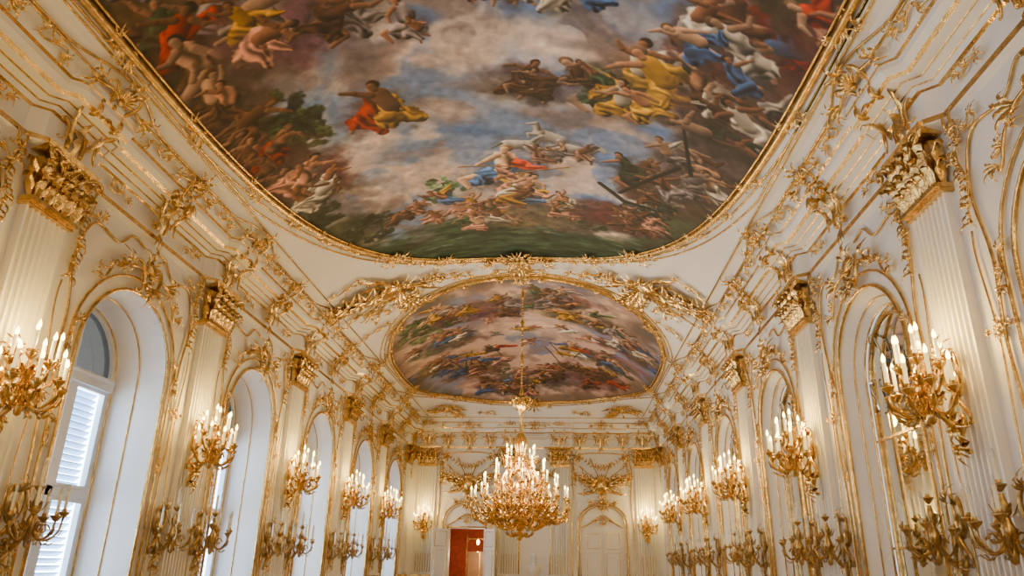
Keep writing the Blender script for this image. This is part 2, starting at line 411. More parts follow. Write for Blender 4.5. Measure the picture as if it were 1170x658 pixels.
# ---------------------------------------------------------------- vault
CX=4.3; CY0=YMIN+.85; CY1=YMAX-.85; RISE=1.5
def hz(x,y):
    a=np.clip(1-(np.abs(x)/CX)**2,0,1)**.8
    t1=np.clip((CY1-y)/6,0,1); t0=np.clip((y-CY0)/6,0,1)
    return 7.26+RISE*a*(1-(1-t1)**2)*(1-(1-t0)**2)
def gridmesh(name,xs,ys,off,mats,mask=None,cols=None):
    X,Y=np.meshgrid(xs,ys); Z=hz(X,Y)-off; nx,ny=len(xs),len(ys)
    idx=np.arange(nx*ny).reshape(ny,nx)
    q=np.stack([idx[:-1,:-1],idx[:-1,1:],idx[1:,1:],idx[1:,:-1]],-1).reshape(-1,4)
    if mask is not None:
        mc=(mask[:-1,:-1]&mask[:-1,1:]&mask[1:,1:]&mask[1:,:-1]).reshape(-1); q=q[mc]
    used=np.unique(q); rem=-np.ones(nx*ny,int); rem[used]=np.arange(len(used)); q=rem[q]
    V=np.stack([X.ravel(),Y.ravel(),Z.ravel()],-1)[used]
    me=bpy.data.meshes.new(name); me.vertices.add(len(V)); me.vertices.foreach_set('co',V.astype(np.float32).ravel())
    me.loops.add(q.size); me.loops.foreach_set('vertex_index',q.astype(np.int32).ravel())
    me.polygons.add(len(q)); me.polygons.foreach_set('loop_start',np.arange(0,q.size,4,dtype=np.int32)); 
    try: me.polygons.foreach_set('loop_total',np.full(len(q),4,dtype=np.int32))
    except Exception: pass
    me.update(calc_edges=True); me.validate()
    me.polygons.foreach_set('use_smooth',[True]*len(me.polygons))
    if cols is not None:
        at=me.color_attributes.new('paint','FLOAT_COLOR','POINT')
        c=cols.reshape(-1,3)[used]; c=np.clip(c,0,1); c=np.where(c<=.04045,c/12.92,((c+.055)/1.055)**2.4)
        at.data.foreach_set('color',np.concatenate([c,np.ones((len(c),1))],1).astype(np.float32).ravel())
    for m in mats: me.materials.append(m)
    return me
obj('ceiling',gridmesh('ceiling',np.linspace(-CX-.02,CX+.02,121),np.linspace(CY0-.02,CY1+.02,400),0,[WHITE]))
# ---------------------------------------------------------------- fresco painting (colour attribute on the vault surface)
rs=np.random.RandomState(11)
LAT=rs.rand(256,256)
def vn(x,y):
    xi=np.floor(x).astype(int); yi=np.floor(y).astype(int); fx=x-xi; fy=y-yi
    fx=fx*fx*(3-2*fx); fy=fy*fy*(3-2*fy); g=lambda a,b:LAT[a%256,b%256]
    return (g(xi,yi)*(1-fx)+g(xi+1,yi)*fx)*(1-fy)+(g(xi,yi+1)*(1-fx)+g(xi+1,yi+1)*fx)*fy
def fbm(x,y,o=5):
    s=0;a=.5
    for i in range(o): s=s+a*vn(x+13.7*i,y+7.3*i); x=x*2.03;y=y*2.03;a*=.5
    return s
def sst(a,b,x): t=np.clip((x-a)/(b-a),0,1); return t*t*(3-2*t)
class Paint:
    def __init__(s,xs,ys):
        s.xs,s.ys=xs,ys; s.X,s.Y=np.meshgrid(xs,ys); s.C=np.zeros(s.X.shape+(3,))
    def box(s,x0,x1,y0,y1):
        i0,i1=np.searchsorted(s.xs,[x0,x1]); j0,j1=np.searchsorted(s.ys,[y0,y1]); return slice(j0,j1),slice(i0,i1)
    def mix(s,sl,a,col):
        s.C[sl]=s.C[sl]*(1-a[...,None])+np.asarray(col)*a[...,None]
    def blob(s,x,y,rx,ry,ang,col,soft=.5,al=1.,tex=.3,sc=5):
        R=max(rx,ry)*1.6; sl=s.box(x-R,x+R,y-R,y+R)
        if s.X[sl].size==0: return
        dx,dy=s.X[sl]-x,s.Y[sl]-y; c,q=math.cos(ang),math.sin(ang); u=(dx*c+dy*q)/rx; v=(-dx*q+dy*c)/ry
        d=np.sqrt(u*u+v*v)+(fbm(s.X[sl]*sc,s.Y[sl]*sc,4)-.47)*1.1
        a=sst(1,1-soft,d)*al; t=1+tex*(fbm(s.X[sl]*sc*2+5,s.Y[sl]*sc*2,3)-.45)*2.5-.18*(dy/ry)
        s.mix(sl,a,np.asarray(col)[None,None,:]*np.clip(t,.2,1.6)[...,None])
    def cap(s,p,q,r0,r1,col,fold=0):
        R=max(r0,r1)*1.4; sl=s.box(min(p[0],q[0])-R,max(p[0],q[0])+R,min(p[1],q[1])-R,max(p[1],q[1])+R)
        if s.X[sl].size==0: return
        dx,dy=s.X[sl]-p[0],s.Y[sl]-p[1]; ex,ey=q[0]-p[0],q[1]-p[1]; L=ex*ex+ey*ey+1e-9
        t=np.clip((dx*ex+dy*ey)/L,0,1); ax,ay=dx-t*ex,dy-t*ey; d=np.sqrt(ax*ax+ay*ay); r=r0+(r1-r0)*t
        if fold: r=r*(1+1.3*(fbm(s.X[sl]*6,s.Y[sl]*6,3)-.42))
        a=np.clip((r-d)/(.022)+.5,0,1)
        sh=.76+.5*(-ax*.55-ay*.8)/(r+1e-6)
        if fold:
            n=(ax*ey-ay*ex)/math.sqrt(L); sh=sh+.32*np.sin(n/r*fold+9*vn(s.X[sl]*5,s.Y[sl]*5))
        s.mix(sl,a,np.asarray(col)[None,None,:]*np.clip(sh,.2,1.35)[...,None])
    def fig(s,x,y,S,ang,robe,robe2=None,dim=1.):
        ux,uy=math.cos(ang),math.sin(ang); rx,ry=-uy,ux
        mir=random.choice((-1,1)); lean=random.uniform(-.9,.9); cl,sl_=math.cos(lean),math.sin(lean)
        def P(a,b):
            if b>0: a,b=a*cl+b*sl_,b*cl-a*sl_*.3
            a*=mir; return (x+(rx*a+ux*b)*S,y+(ry*a+uy*b)*S)
        dim*=random.uniform(.8,1.12)
        sk=random.choice(((.74,.54,.42),(.66,.47,.35),(.80,.64,.52),(.54,.38,.28))); sk=[c*dim for c in sk]; robe=[c*dim for c in robe]
        if robe2 is not None: robe2=[c*dim for c in robe2]
        s.blob(*P(.0,-.1),.6*S,.45*S,ang,[c*.32+.07 for c in robe],.9,.7,.2)
        k=random.uniform(-.2,.35); pose=random.random()
        if pose<.6:
            s.cap(P(.02,-.1),P(.24+k,-.26),.08*S,.065*S,sk); s.cap(P(.24+k,-.26),P(.17+k,-.5),.06*S,.033*S,sk)
        if pose<.35: s.cap(P(.02,-.1),P(-.2+k*.5,-.32),.08*S,.06*S,sk); s.cap(P(-.2+k*.5,-.32),P(-.3,-.52),.05*S,.033*S,sk)
        else: s.cap(P(-.05,-.12),P(-.3,-.38),.14*S,.09*S,robe,4)
        s.cap(P(-.02,.04),P(.12+k*.6,-.3),.16*S,.15*S,robe,4.5)
        s.cap(P(.1+k*.5,-.2),P(-.25,-.34),.13*S,.07*S,robe,4)
        if robe2 is not None:
            e=(-.35+random.uniform(-.15,.1),.05+random.uniform(-.2,.35)); s.cap(P(-.08,.14),P(*e),.11*S,.08*S,robe2,4); s.cap(P(*e),P(e[0]-.2,e[1]+random.uniform(-.2,.2)),.08*S,.03*S,robe2,4)
        s.cap(P(0,0),P(.03,.26),.11*S,.12*S,sk if random.random()<.5 else (robe2 if robe2 is not None else robe),0 if random.random()<.5 else 3)
        a1=random.uniform(-1.,1.3); e=(.12+.19*math.cos(a1),.28+.19*math.sin(a1)); a2=a1+random.uniform(-.8,1.)
        s.cap(P(.12,.28),P(*e),.055*S,.043*S,sk); s.cap(P(*e),P(e[0]+.15*math.cos(a2),e[1]+.15*math.sin(a2)),.04*S,.025*S,sk)
        if random.random()<.45:
            a1=random.uniform(2.3,4.2); e=(-.08+.17*math.cos(a1),.28+.17*math.sin(a1)); a2=a1+random.uniform(-.9,.9)
            s.cap(P(-.08,.28),P(*e),.055*S,.04*S,sk); s.cap(P(*e),P(e[0]+.14*math.cos(a2),e[1]+.14*math.sin(a2)),.038*S,.025*S,sk)
        h=[c*dim for c in random.choice(((.25,.15,.1),(.4,.28,.16),(.18,.13,.1),(.5,.4,.3)))]
        s.cap(P(.02,.45),P(.03,.47),.072*S,.066*S,h); s.cap(P(.045,.36),P(.055,.43),.045*S,.055*S,sk)
    def horse(s,x,y,S,ang,col,mir=1):
        c,q=math.cos(ang),math.sin(ang); P=lambda a,b:(x+mir*(c*a-q*b)*S,y+(q*a+c*b)*S)
        s.blob(x,y,.7*S,.45*S,ang,[k*.4 for k in col],.8,.6)
        s.cap(P(-.3,0),P(.2,-.08),.19*S,.16*S,col); s.cap(P(.2,-.1),P(.40,-.38),.13*S,.075*S,col); s.cap(P(.40,-.40),P(.56,-.30),.07*S,.04*S,col)
        s.cap(P(.25,-.2),P(.36,-.44),.05*S,.03*S,[k*.55 for k in col])
        s.cap(P(.2,.0),P(.42,.08),.07*S,.05*S,col); s.cap(P(.42,.08),P(.36,.24),.045*S,.025*S,col)
        s.cap(P(.1,.05),P(.22,.26),.07*S,.03*S,col); s.cap(P(-.35,.05),P(-.42,.3),.09*S,.03*S,col)
        s.cap(P(-.45,-.05),P(-.65,.15),.05*S,.02*S,[k*.6 for k in col])
    def tree(s,x,y,R,n=40,col=(.13,.16,.11)):
        for i in range(n):
            a=random.uniform(0,2*pi); r=R*random.random()**.6
            k=random.uniform(.6,1.7); s.blob(x+r*math.cos(a)*.8,y+r*math.sin(a),R*.28,R*.16,random.uniform(0,3),[c*k for c in col],.4,.9,.6,9)
RD=(.72,.26,.16);OC=(.76,.58,.26);WH=(.88,.84,.77);BL=(.30,.41,.60);GR=(.29,.39,.27);BR=(.40,.28,.20);PK=(.76,.56,.48);GY=(.56,.52,.52);DG=(.18,.22,.16)
def group(P,x,y,sx,sy,n,S,ang,pal,mass=None,dim=1.):
    n=max(1,int(n*1.35)); S*=.98
    if mass is not None:
        for i in range(5): P.blob(x+random.gauss(0,.6)*sx,y+.2+random.gauss(0,.6)*sy,sx*1.5+.5,sy*1.1+.35,random.uniform(-.3,.3),[c*random.uniform(.75,1.2) for c in mass],.7,.75,.35,3)
    pts=sorted([(random.gauss(0,1.05)*sx,random.gauss(0,1.05)*sy) for i in range(n)],key=lambda q:q[1])
    for a,b in pts:
        r=random.choice(pal); r2=random.choice(pal) if random.random()<.4 else None
        P.fig(x+a,y+b,S*random.uniform(.75,1.2),ang+random.uniform(-.5,.5),r,r2,dim)
def sup(X,Y,a,b,p,q,cy): return (np.abs(X)/a)**p+(np.abs(Y-cy)/b)**q
F1=(4.2,12.6,2.5,4.,4.0); F2=(4.2,5.4,2.5,3.2,23.3)
def up_at(x): return -pi/2-max(-.8,min(.8,x*.2))
# fresco 1
random.seed(21)
ys=np.concatenate([np.arange(-8.7,5.6,.08),np.arange(5.6,16.7,.018)])
P=Paint(np.arange(-4.24,4.25,.018),ys); X,Y=P.X,P.Y
wx=fbm(X*.5,Y*.5)*2.2; wy=fbm(X*.5+40,Y*.5+9)*2.2
n1=fbm(X*.42+wx,Y*.36+wy,4); n2=fbm(X*1.1+wx*2,Y*1.0+wy*2,6); n4=fbm(X*.8+wy*1.5+20,Y*.9+wx,5)
cloud=np.array([.80,.745,.71]); sky=np.array([.46,.53,.66]); dk=np.array([.52,.46,.46]); pk=np.array([.86,.74,.65])
t=sst(.38,.50,n1)[...,None]; P.C[:]=sky*(1-t)+cloud*t
t=sst(.48,.34,n2)[...,None]*.7; P.C[:]=P.C*(1-t)+dk*t
t=(sst(.46,.58,n4))[...,None]*.65; P.C[:]=P.C*(1-t)+pk*t
P.C*=(.95+.75*(n2-.45))[...,None]
for x,y,rx,ry in((.7,7.9,.95,.45),(-.5,10.9,.9,.3),(-2.9,9.4,.8,.55),(2.6,7.6,.6,.6),(2.6,10.4,.8,.4),(1.9,11.7,.7,.3),(-2.2,6.6,.6,.35),(1.6,13.2,.5,.25),(3.2,8.3,.5,.4),(-.9,8.0,.6,.3)):
    P.blob(x,y,rx,ry,.3,(.38,.49,.68),.8,.9,.15,2)
for x,y,rx,ry in((-1.9,12.3,1.4,.8),(-.6,8.9,1.0,.7),(.2,10,1,.5),(1.2,6.7,1.5,.6),(-1.4,7.2,1.0,.5),(.9,11.9,1.1,.4),(-2.6,7.9,.7,.5),(-.9,10.3,1.0,.5),(-2.3,10.9,.8,.5),(1.3,9.9,.8,.4)):
    P.blob(x,y,rx,ry,.2,(.88,.79,.72),.9,.65,.3,2)
for x,y,rx,ry in((-.6,9.6,1.1,.2),(.9,10.4,.9,.18),(-1.6,11.4,1.2,.2),(-.2,7.4,1.2,.2),(1.4,8.6,.8,.2),(-2.4,12.0,.8,.2)): P.blob(x,y,rx,ry,.1,(.48,.44,.45),.9,.65,.2,2.5)
e=sup(X,Y,*F1[:4],F1[4]); rim=sst(.66,.98,e+(fbm(X*1.2,Y*1.2)-.45)*.9)
rc=np.array([.18,.20,.13])*(1+1.2*(n2-.4))[...,None]
P.C[:]=P.C*(1-.9*rim[...,None])+rc*.9*rim[...,None]
sea=sst(14.0,14.8,Y+(fbm(X*1.5,Y*3)-.45)*2.0-.10*np.abs(X))
wave=.9+1.5*(fbm(X*3,Y*9)-.45)
P.C[:]=P.C*(1-sea[...,None])+np.array([.18,.25,.19])*wave[...,None]*sea[...,None]
for k in range(26):
    x=random.uniform(-2.6,2.6); P.blob(x,random.uniform(13.9,15.6),.3,.04,random.uniform(-.3,.3),(.46,.56,.50),.8,.5,.3,8)
P.tree(-4.0,6.3,1.1,60); P.tree(-3.5,9.7,.95,110,(.16,.20,.12)); P.tree(-3.9,12.4,.8,50); P.tree(-2.9,13.6,.6,40); P.tree(4.0,11.5,.9,40,(.15,.15,.12)); P.tree(4.2,8.3,.7,40,(.16,.14,.11)); P.tree(-1.3,12.9,.5,40,(.26,.34,.24)); P.tree(2.8,13.6,.7,50,(.15,.17,.12))
DM=(.30,.24,.20); CM=(.56,.49,.48)
G=[(-3.6,6.8,.35,.6,6,1.05,(BR,GR,BR,RD,GY),DM,.85),(-2.55,7.3,.3,.4,5,1.05,(BR,PK,GY,OC),(.42,.34,.33),1),(-3.9,8.5,.2,.35,5,.95,(BR,DG,GY,BR),DM,.85),
(-3.8,10.3,.3,.35,6,.9,(RD,BR,RD),DM,.85),(-3.3,11.3,.2,.3,4,1.0,(WH,WH,PK),DM,1),(-1.85,9.8,.08,.1,1,1.5,(RD,RD),None,1.05),(-1.70,9.9,.08,.1,1,1.2,(RD,OC),None,1),(2.1,9.2,.22,.3,4,1.3,(WH,OC,GR),CM,1.05),(2.4,9.9,.1,.15,1,1.25,(OC,OC),None,1.05),
(3.6,9.1,.35,.6,9,.95,(BR,WH,DG,BR),DM,.85),(3.45,7.6,.35,.45,7,1.0,(BR,RD,BL,WH),DM,1),(3.9,6.7,.3,.5,5,1.05,(RD,BR,PK),DM,.95),(2.75,12.2,.4,.4,6,.95,(BR,WH,DG,PK),DM,.95),(3.4,11.3,.25,.6,7,.85,(BR,GY,WH),DM,.9),
(1.6,7.4,.12,.15,2,1.0,(BL,),None,1.05),(.63,9.5,.25,.2,3,.9,(BR,GY,BR),(.42,.36,.36),.85),(-1.2,8.1,.25,.15,2,.7,(GY,PK),None,1),(-.1,7.8,.4,.2,2,.7,(GY,PK),None,1),(.5,7.0,.5,.3,3,.8,(GY,WH),None,1),
(0,14.0,.75,.2,10,.85,(PK,WH,OC,PK),(.38,.34,.29),1.05),(1.3,13.8,.4,.25,5,.85,(PK,GR,WH),(.33,.32,.27),1),(-.9,14.2,.3,.2,3,.8,(GR,PK),None,.95),(-2.2,13.5,.35,.2,3,.75,(PK,BR),None,.9),(2.2,13.7,.3,.25,4,.85,(BR,PK),DM,.95)]
for x,y,sx,sy,n,S,pal,mass,dim in G: group(P,x,y,sx,sy,n,S,up_at(x),pal,mass,dim)
for x,y,S,a,mr in((.35,11.45,.85,.1,1),(.8,11.1,.75,-.35,-1),(1.35,11.5,.8,.3,1)): P.horse(x,y,S,a,(.80,.77,.73),mr)
group(P,.9,11.65,.6,.12,3,.65,-pi/2,(GY,PK,WH),None,.95)
P.blob(-.05,12.6,1.0,.55,0,(.36,.31,.29),.7,.8,.3,3)
P.fig(-.05,12.2,1.5,-pi/2,BL,RD,1.2); group(P,0,13.0,.6,.18,5,1.05,-pi/2,(OC,WH,PK,BL),None,1.05)
P.cap((-.1,12.6),(1.2,12.1),.02,.02,(.65,.5,.3)); P.cap((-.9,12.1),(.2,12.2),.02,.02,(.65,.5,.3))
P.cap((2.2,12.7),(3.1,11.2),.045,.045,(.12,.12,.13)); P.cap((1.8,12.5),(2.3,13.0),.05,.06,(.12,.12,.13)); P.cap((2.3,13.0),(2.9,13.0),.06,.04,(.12,.12,.13)); P.cap((3.0,10.1),(3.3,11.3),.025,.04,(.12,.12,.13))
P.C*=(1.02+.35*(fbm(X*9,Y*9,3)-.45))[...,None]
mk=sup(X,Y,*F1[:4],F1[4])<1.0
def fresco_mat():
    m=bpy.data.materials.new('fresco_paint'); m.use_nodes=True; nt=m.node_tree; b=nt.nodes['Principled BSDF']
    a=nt.nodes.new('ShaderNodeAttribute'); a.attribute_name='paint'; b.inputs['Roughness'].default_value=.65
    hs=nt.nodes.new('ShaderNodeHueSaturation'); hs.inputs['Saturation'].default_value=1.1; hs.inputs['Value'].default_value=1.
    nt.links.new(a.outputs['Color'],hs.inputs['Color']); nt.links.new(hs.outputs['Color'],b.inputs['Base Color']); return m
FM=fresco_mat()
obj('ceiling_fresco',gridmesh('ceiling_fresco',P.xs,P.ys,.03,[FM],mk,P.C))
# fresco 2
random.seed(5)
P=Paint(np.arange(-4.22,4.23,.024),np.arange(17.8,28.8,.024)); X,Y=P.X,P.Y
wx=fbm(X*.5+9,Y*.5)*2.2; n1=fbm(X*.6+wx,Y*.5+wx); n2=fbm(X*1.5+wx,Y*1.3,6)
t=sst(.38,.50,n1)[...,None]; P.C[:]=np.array([.50,.53,.64])*(1-t)+np.array([.80,.69,.63])*t
t=sst(.48,.3,n2)[...,None]*.6; P.C[:]=P.C*(1-t)+np.array([.52,.43,.41])*t
e=sup(X,Y,*F2[:4],F2[4]); rim=sst(.6,1.05,e+(fbm(X*1.2,Y*1.2)-.45)*1.1)[...,None]; P.C[:]=P.C*(1-.65*rim)+np.array([.30,.25,.20])*.65*rim
P.tree(-3.0,20.6,.9,50,(.28,.31,.22)); P.tree(-3.2,24.5,.8,40,(.24,.27,.19)); P.tree(3.0,25,.8,40,(.27,.25,.18)); P.tree(-1.2,26.2,.6,30,(.24,.24,.18))
for k in range(12):
    a=2*pi*k/12+.3; r=1 if k%2 else .86; group(P,3.2*r*math.cos(a),23.3+4.1*r*math.sin(a),.55,.35,6,1.0,-pi/2,random.choice(((RD,OC,BR,BR),(BL,WH,BR,PK),(GR,BR,GY,OC))),(.40,.33,.29),1.)
P.blob(0,22.3,2.2,1.3,0,(.88,.77,.70),.9,.85,.2,2)
group(P,0,22.6,1.2,.8,6,.8,-pi/2,(WH,PK,GY,PK,OC),None,1.1)
for k in range(8):
    x=random.uniform(-2.6,2.6); y=random.uniform(25,26.4); P.cap((x,y),(x+random.uniform(-.6,.6),y-1.3),.02,.02,(.2,.15,.1)); P.cap((x,y-.9),(x+.5,y-.8),.16,.1,random.choice((RD,BL,OC)),4)
P.C*=1.03
obj('ceiling_fresco',gridmesh('ceiling_fresco_far',P.xs,P.ys,.03,[FM],sup(X,Y,*F2[:4],F2[4])<1.0,P.C))
# ---------------------------------------------------------------- ceiling gilding
def seo(a,b,p,q,cy,n=900,res=.12,grow=0):
    L=[]
    for i in range(n):
        t=2*pi*i/n; c,s=math.cos(t),math.sin(t)
        L.append(((a+grow)*math.copysign(abs(c)**(2/p),c),cy+(b+grow)*math.copysign(abs(s)**(2/q),s)))
    out=[L[0]]
    for p_ in L:
        if math.dist(out[-1],p_)>res: out.append(p_)
    return out
G=MB()
def onv(p,off): return (p[0],p[1],float(hz(np.float64(p[0]),np.float64(p[1])))-off)
for F in(F1,F2):
    G.tube([onv(p,.05) for p in seo(*F)],.06,n=8,closed=True)
    for gr in(.13,.24): G.tube([onv((max(-4.28,min(4.28,p[0])),p[1]),.02) for p in seo(*F,grow=gr)],.02,n=6,closed=True)
    G.tube([onv(p,.05) for p in seo(*F,grow=-.07)],.025,n=6,closed=True)
def wrap(mb,x,y,ang,sc,off=.03):
    dx,dy=math.cos(ang),math.sin(ang); ex,ey=dy,-dx; b=len(G.v)
    V=np.array(mb.v); px=x+(ex*V[:,0]+dx*V[:,2])*sc; py=y+(ey*V[:,0]+dy*V[:,2])*sc
    pz=hz(px,py)-off-V[:,1]*sc
    G.v+=[tuple(q) for q in np.stack([px,py,pz],-1).tolist()]; G.f+=[tuple(b+k for k in f) for f in mb.f]; G.m+=mb.m
def frame_orn(F,pts):
    a,b,p,q,cy=F
    for tdeg,key,sc,rot in pts:
        t=math.radians(tdeg); c,s=math.cos(t),math.sin(t); x=a*math.copysign(abs(c)**(2/p),c); y=cy+b*math.copysign(abs(s)**(2/q),s)
        gx=p*abs(x/a)**(p-1)/a*math.copysign(1,x) if abs(x)>1e-6 else 0; gy=q*abs((y-cy)/b)**(q-1)/b*math.copysign(1,y-cy) if abs(y-cy)>1e-6 else 0
        wrap(key,x,y,math.atan2(gy,gx)+rot,sc)
frame_orn(F1,[(90,M_CAR,1.25,0),(90,M_CAR2,1.0,pi)]+[(90+s*d,M_CAR2,.8,0) for s in(-1,1) for d in(20,36)]+[(90+s*d,M_HS,.55,0) for s in(-1,1) for d in(10,28,50,58,66,74,82,87)])
frame_orn(F2,[(270,M_CAR,.9,0),(90,M_CAR,1.0,0)]+[(90+s*d,k,.65,0) for s in(-1,1) for d,k in((22,M_HS),(40,M_CAR2),(60,M_HS),(80,M_CAR),(105,M_HS),(125,M_CAR2),(145,M_HS),(160,M_HS))])
for s in(-1,1):
    wrap(M_TR,s*3.2,16.9,pi/2-s*.9,1.35); wrap(M_HS,s*1.6,17.2,pi/2,.9); wrap(M_CAR2,s*2.2,17.0,pi/2,.9); wrap(M_HS,s*3.9,15.6,pi/2,.7); wrap(M_HS,s*3.9,18.7,pi/2,.7); wrap(M_CAR,s*3.75,17.6,pi/2-s*.9,.8)
    wrap(M_TR,s*3.4,28.7,pi/2+s*-.7,.8); wrap(M_HS,s*1.9,29.2,pi/2,.7)
wrap(M_CAR,0,17.2,pi/2,1.0)
tr=obj('trim_ceiling_gilding',G.mesh('trim_ceiling_gilding',[GOLD]))
cv=MB()
def zc(p): 
    a=[q[0] for q in PR[12:]]; b=[q[1] for q in PR[12:]]; return float(np.interp(p,a,b))-.015
for side in'lr':
    sg=-1 if side=='l' else 1
    for p_ in(.58,.82): cv.tube([(sg*(HW-p_),YMIN+p_,zc(p_)),(sg*(HW-p_),YMAX-p_,zc(p_))],.018,n=5)
    pts=[]; y=YMIN+1.; 
    while y<YMAX-.8:
        d=min(abs(y-p) for p in PY); p_=.70+.09*math.cos(min(d,1.1)/1.1*pi); pts.append((sg*(HW-p_),y,zc(p_)-.01)); y+=.2
    cv.tube(pts,.018,n=5)
for p_ in(.58,.82): cv.tube([(-HW+p_,YMAX-p_,zc(p_)),(HW-p_,YMAX-p_,zc(p_))],.018,n=5)
cvo=obj('trim_cove_gilding',cv.mesh('trim_cove',[GOLD]))
R55=Matrix.Rotation(math.radians(-50),4,'X')
for side in'lr':
    for p in PY: obj('cove_cartouche',ME['cartouche'],W(side,p,7.02,.6)@R55@Matrix.Scale(.9,4),cvo)
    for p in BY:
        obj('cove_cartouche',ME['cartouche_b'],W(side,p,7.0,.5)@R55@Matrix.Scale(.8,4),cvo)
        for s in(-1,1): obj('cove_scroll',ME['half_scroll'],W(side,p+s*1.1,7.0,.52)@R55@Matrix.Diagonal((s*.55,.55,.55,1)),cvo)
for x in(-4.2,-2.7,-1,1,2.7,4.2,0): obj('cove_cartouche',ME['cartouche_b'],W('f',x,7.0,.5)@R55@Matrix.Scale(.7,4),cvo)
# ---------------------------------------------------------------- far wall
m=MB(); yw=YMAX
def fq(x0,z0,x1,z1,mat=0,y=yw): m.quad((x0,y,z0),(x1,y,z0),(x1,y,z1),(x0,y,z1),mat)
DX0,DX1,DH=-3.42,-1.98,2.95
fq(-HW,0,DX0,TOP); fq(DX1,0,HW,TOP); fq(DX0,DH,DX1,TOP)
for xa in(DX0,DX1): m.quad((xa,yw,0),(xa,yw+.5,0),(xa,yw+.5,DH),(xa,yw,DH),0)
m.quad((DX0,yw,DH),(DX1,yw,DH),(DX1,yw+.5,DH),(DX0,yw+.5,DH),0)
obj('wall_far',m.mesh('wall_far',[WHITE],False))
m=MB(); m.quad((-HW,YMIN,0),(HW,YMIN,0),(HW,YMIN,TOP),(-HW,YMIN,TOP)); obj('wall_near',m.mesh('wall_near',[WHITE],False))
m=MB(); m.quad((-HW-.1,YMIN,0),(HW+.1,YMIN,0),(HW+.1,YMAX+5,0),(-HW-.1,YMAX+5,0)); obj('floor',m.mesh('floor',[PARQ],False))
m=MB(); a0,a1,b0,b1,hh=-4.9,-.5,YMAX+.5,YMAX+4.5,4.0
m.quad((a0,b1,0),(a1,b1,0),(a1,b1,hh),(a0,b1,hh)); m.quad((a0,b0,0),(a0,b1,0),(a0,b1,hh),(a0,b0,hh)); m.quad((a1,b0,0),(a1,b1,0),(a1,b1,hh),(a1,b0,hh)); m.quad((a0,b0,hh),(a1,b0,hh),(a1,b1,hh),(a0,b1,hh),1)
m.quad((a0,b0,0),(DX0,b0,0),(DX0,b0,hh),(a0,b0,hh)); m.quad((DX1,b0,0),(a1,b0,0),(a1,b0,hh),(DX1,b0,hh)); m.quad((DX0,b0,DH),(DX1,b0,DH),(DX1,b0,hh),(DX0,b0,hh))
for x in(-3.2,-2.0): m.box((x,b1-.03,1.6),(.05,.05,3.0),2)
m.box((-2.6,b1-.04,2.7),(1.3,.06,.06),2); m.box((-2.6,b1-.05,1.1),(1.1,.06,2.1),3); m.box((-2.6,b1-.09,1.1),(.03,.03,2.1),2)
obj('wall_adjoining_red_room',m.mesh('red_room',[RED,WHITE,GOLD,PARQ],False))
g=MB(); yy=YMAX-.03
for cx in(-2.7,2.7):
    ol=outline(.98,.2,3.2,3.95)
    g.tube([(cx+a,yy,b) for a,b in ol],.035,n=6); g.tube([(cx+a*.9,yy,b-.08) for a,b in ol],.02,n=6)
    g.tube(cr([(cx-1.2,yy,.3),(cx-1.22,yy,3.0),(cx-1.15,yy,4.2),(cx-1.2,yy,5.3),(cx-.9,yy,5.85),(cx,yy,5.95),(cx+.9,yy,5.85),(cx+1.2,yy,5.3),(cx+1.15,yy,4.2),(cx+1.22,yy,3.0),(cx+1.2,yy,.3)],6),.025,n=6)
    g.tube(cr([(cx-.8,yy,3.05),(cx-.5,yy,3.2),(cx,yy,3.5),(cx+.5,yy,3.2),(cx+.8,yy,3.05)],5),.03)
for xa in(DX0-.05,DX1+.05): g.tube([(xa,yy,0),(xa,yy,DH+.05)],.03)
g.tube([(DX0-.05,yy,DH+.05),(DX1+.05,yy,DH+.05)],.03)
ol=outline(.62,.4,4.2,4.9); g.tube([(a,yy,b) for a,b in ol],.035,n=6)
far=obj('trim_far_wall_gilding',g.mesh('trim_far',[GOLD]))
def pf(nm,key,x,z,sc,out=.03): obj(nm,ME[key],W('f',x,z,out)@Matrix.Scale(sc,4),far)
for x in(-2.7,2.7): pf('overdoor_trophy','trophy',x,4.7,1.05); pf('swag','swag',x,5.85,1.1); pf('door_cartouche','cartouche',x,3.95,.8); pf('frieze_console','console',x,6.2,.85); pf('overdoor_scroll','cartouche_b',x,3.3,.5)
for x in(-3.6,-1.85,1.85,3.6): pf('frieze_console','console',x,6.22,.7); 
for x in(-3.75,-1.6,1.6,3.75): pf('garland_drop','drop',x,5.3,1.0)
pf('centre_cartouche','cartouche',0,5.05,1.1); pf('swag','swag',0,5.9,.8)
def doorleaf():
    m=MB(); m.box((.36,0,1.46),(.72,.05,2.9),0)
    for s in(-1,1):
        for z0,z1 in((.15,.85),(1.0,2.1),(2.25,2.8)):
            m.tube([(.1,s*.03,z0),(.62,s*.03,z0),(.62,s*.03,z1),(.1,s*.03,z1)],.014,n=5,mat=1,closed=True)
    return m.mesh('door_leaf',[WHITE,GOLD],False)
DL=doorleaf()
e=empty('door_1',Matrix.Translation((0,0,0)))
obj('leaf_1',DL,Matrix.Translation((DX0,YMAX-.12,.01))@Matrix.Rotation(math.radians(-140),4,'Z'),e)
obj('leaf_2',DL,Matrix.Translation((DX1,YMAX-.12,.01))@Matrix.Rotation(math.radians(-50),4,'Z'),e)
e=empty('door_2',Matrix.Translation((0,0,0)))
obj('leaf_1',DL,Matrix.Translation((1.97,YMAX-.045,.01)),e); obj('leaf_2',DL,Matrix.Translation((3.43,YMAX-.045,.01))@Matrix.Rotation(pi,4,'Z'),e)
m=MB(); c=(0,YMAX-.5,0)
m.box((0,c[1],.06),(.6,.5,.12)); m.lathe([(.24,.12),(.2,.2),(.17,.5),(.19,.95),(.25,1.05),(.25,1.1),(.0,1.1)],16,0,(0,c[1],0))
m.lathe([(.1,1.1),(.07,1.16),(.1,1.22)],12,0,(0,c[1],0))
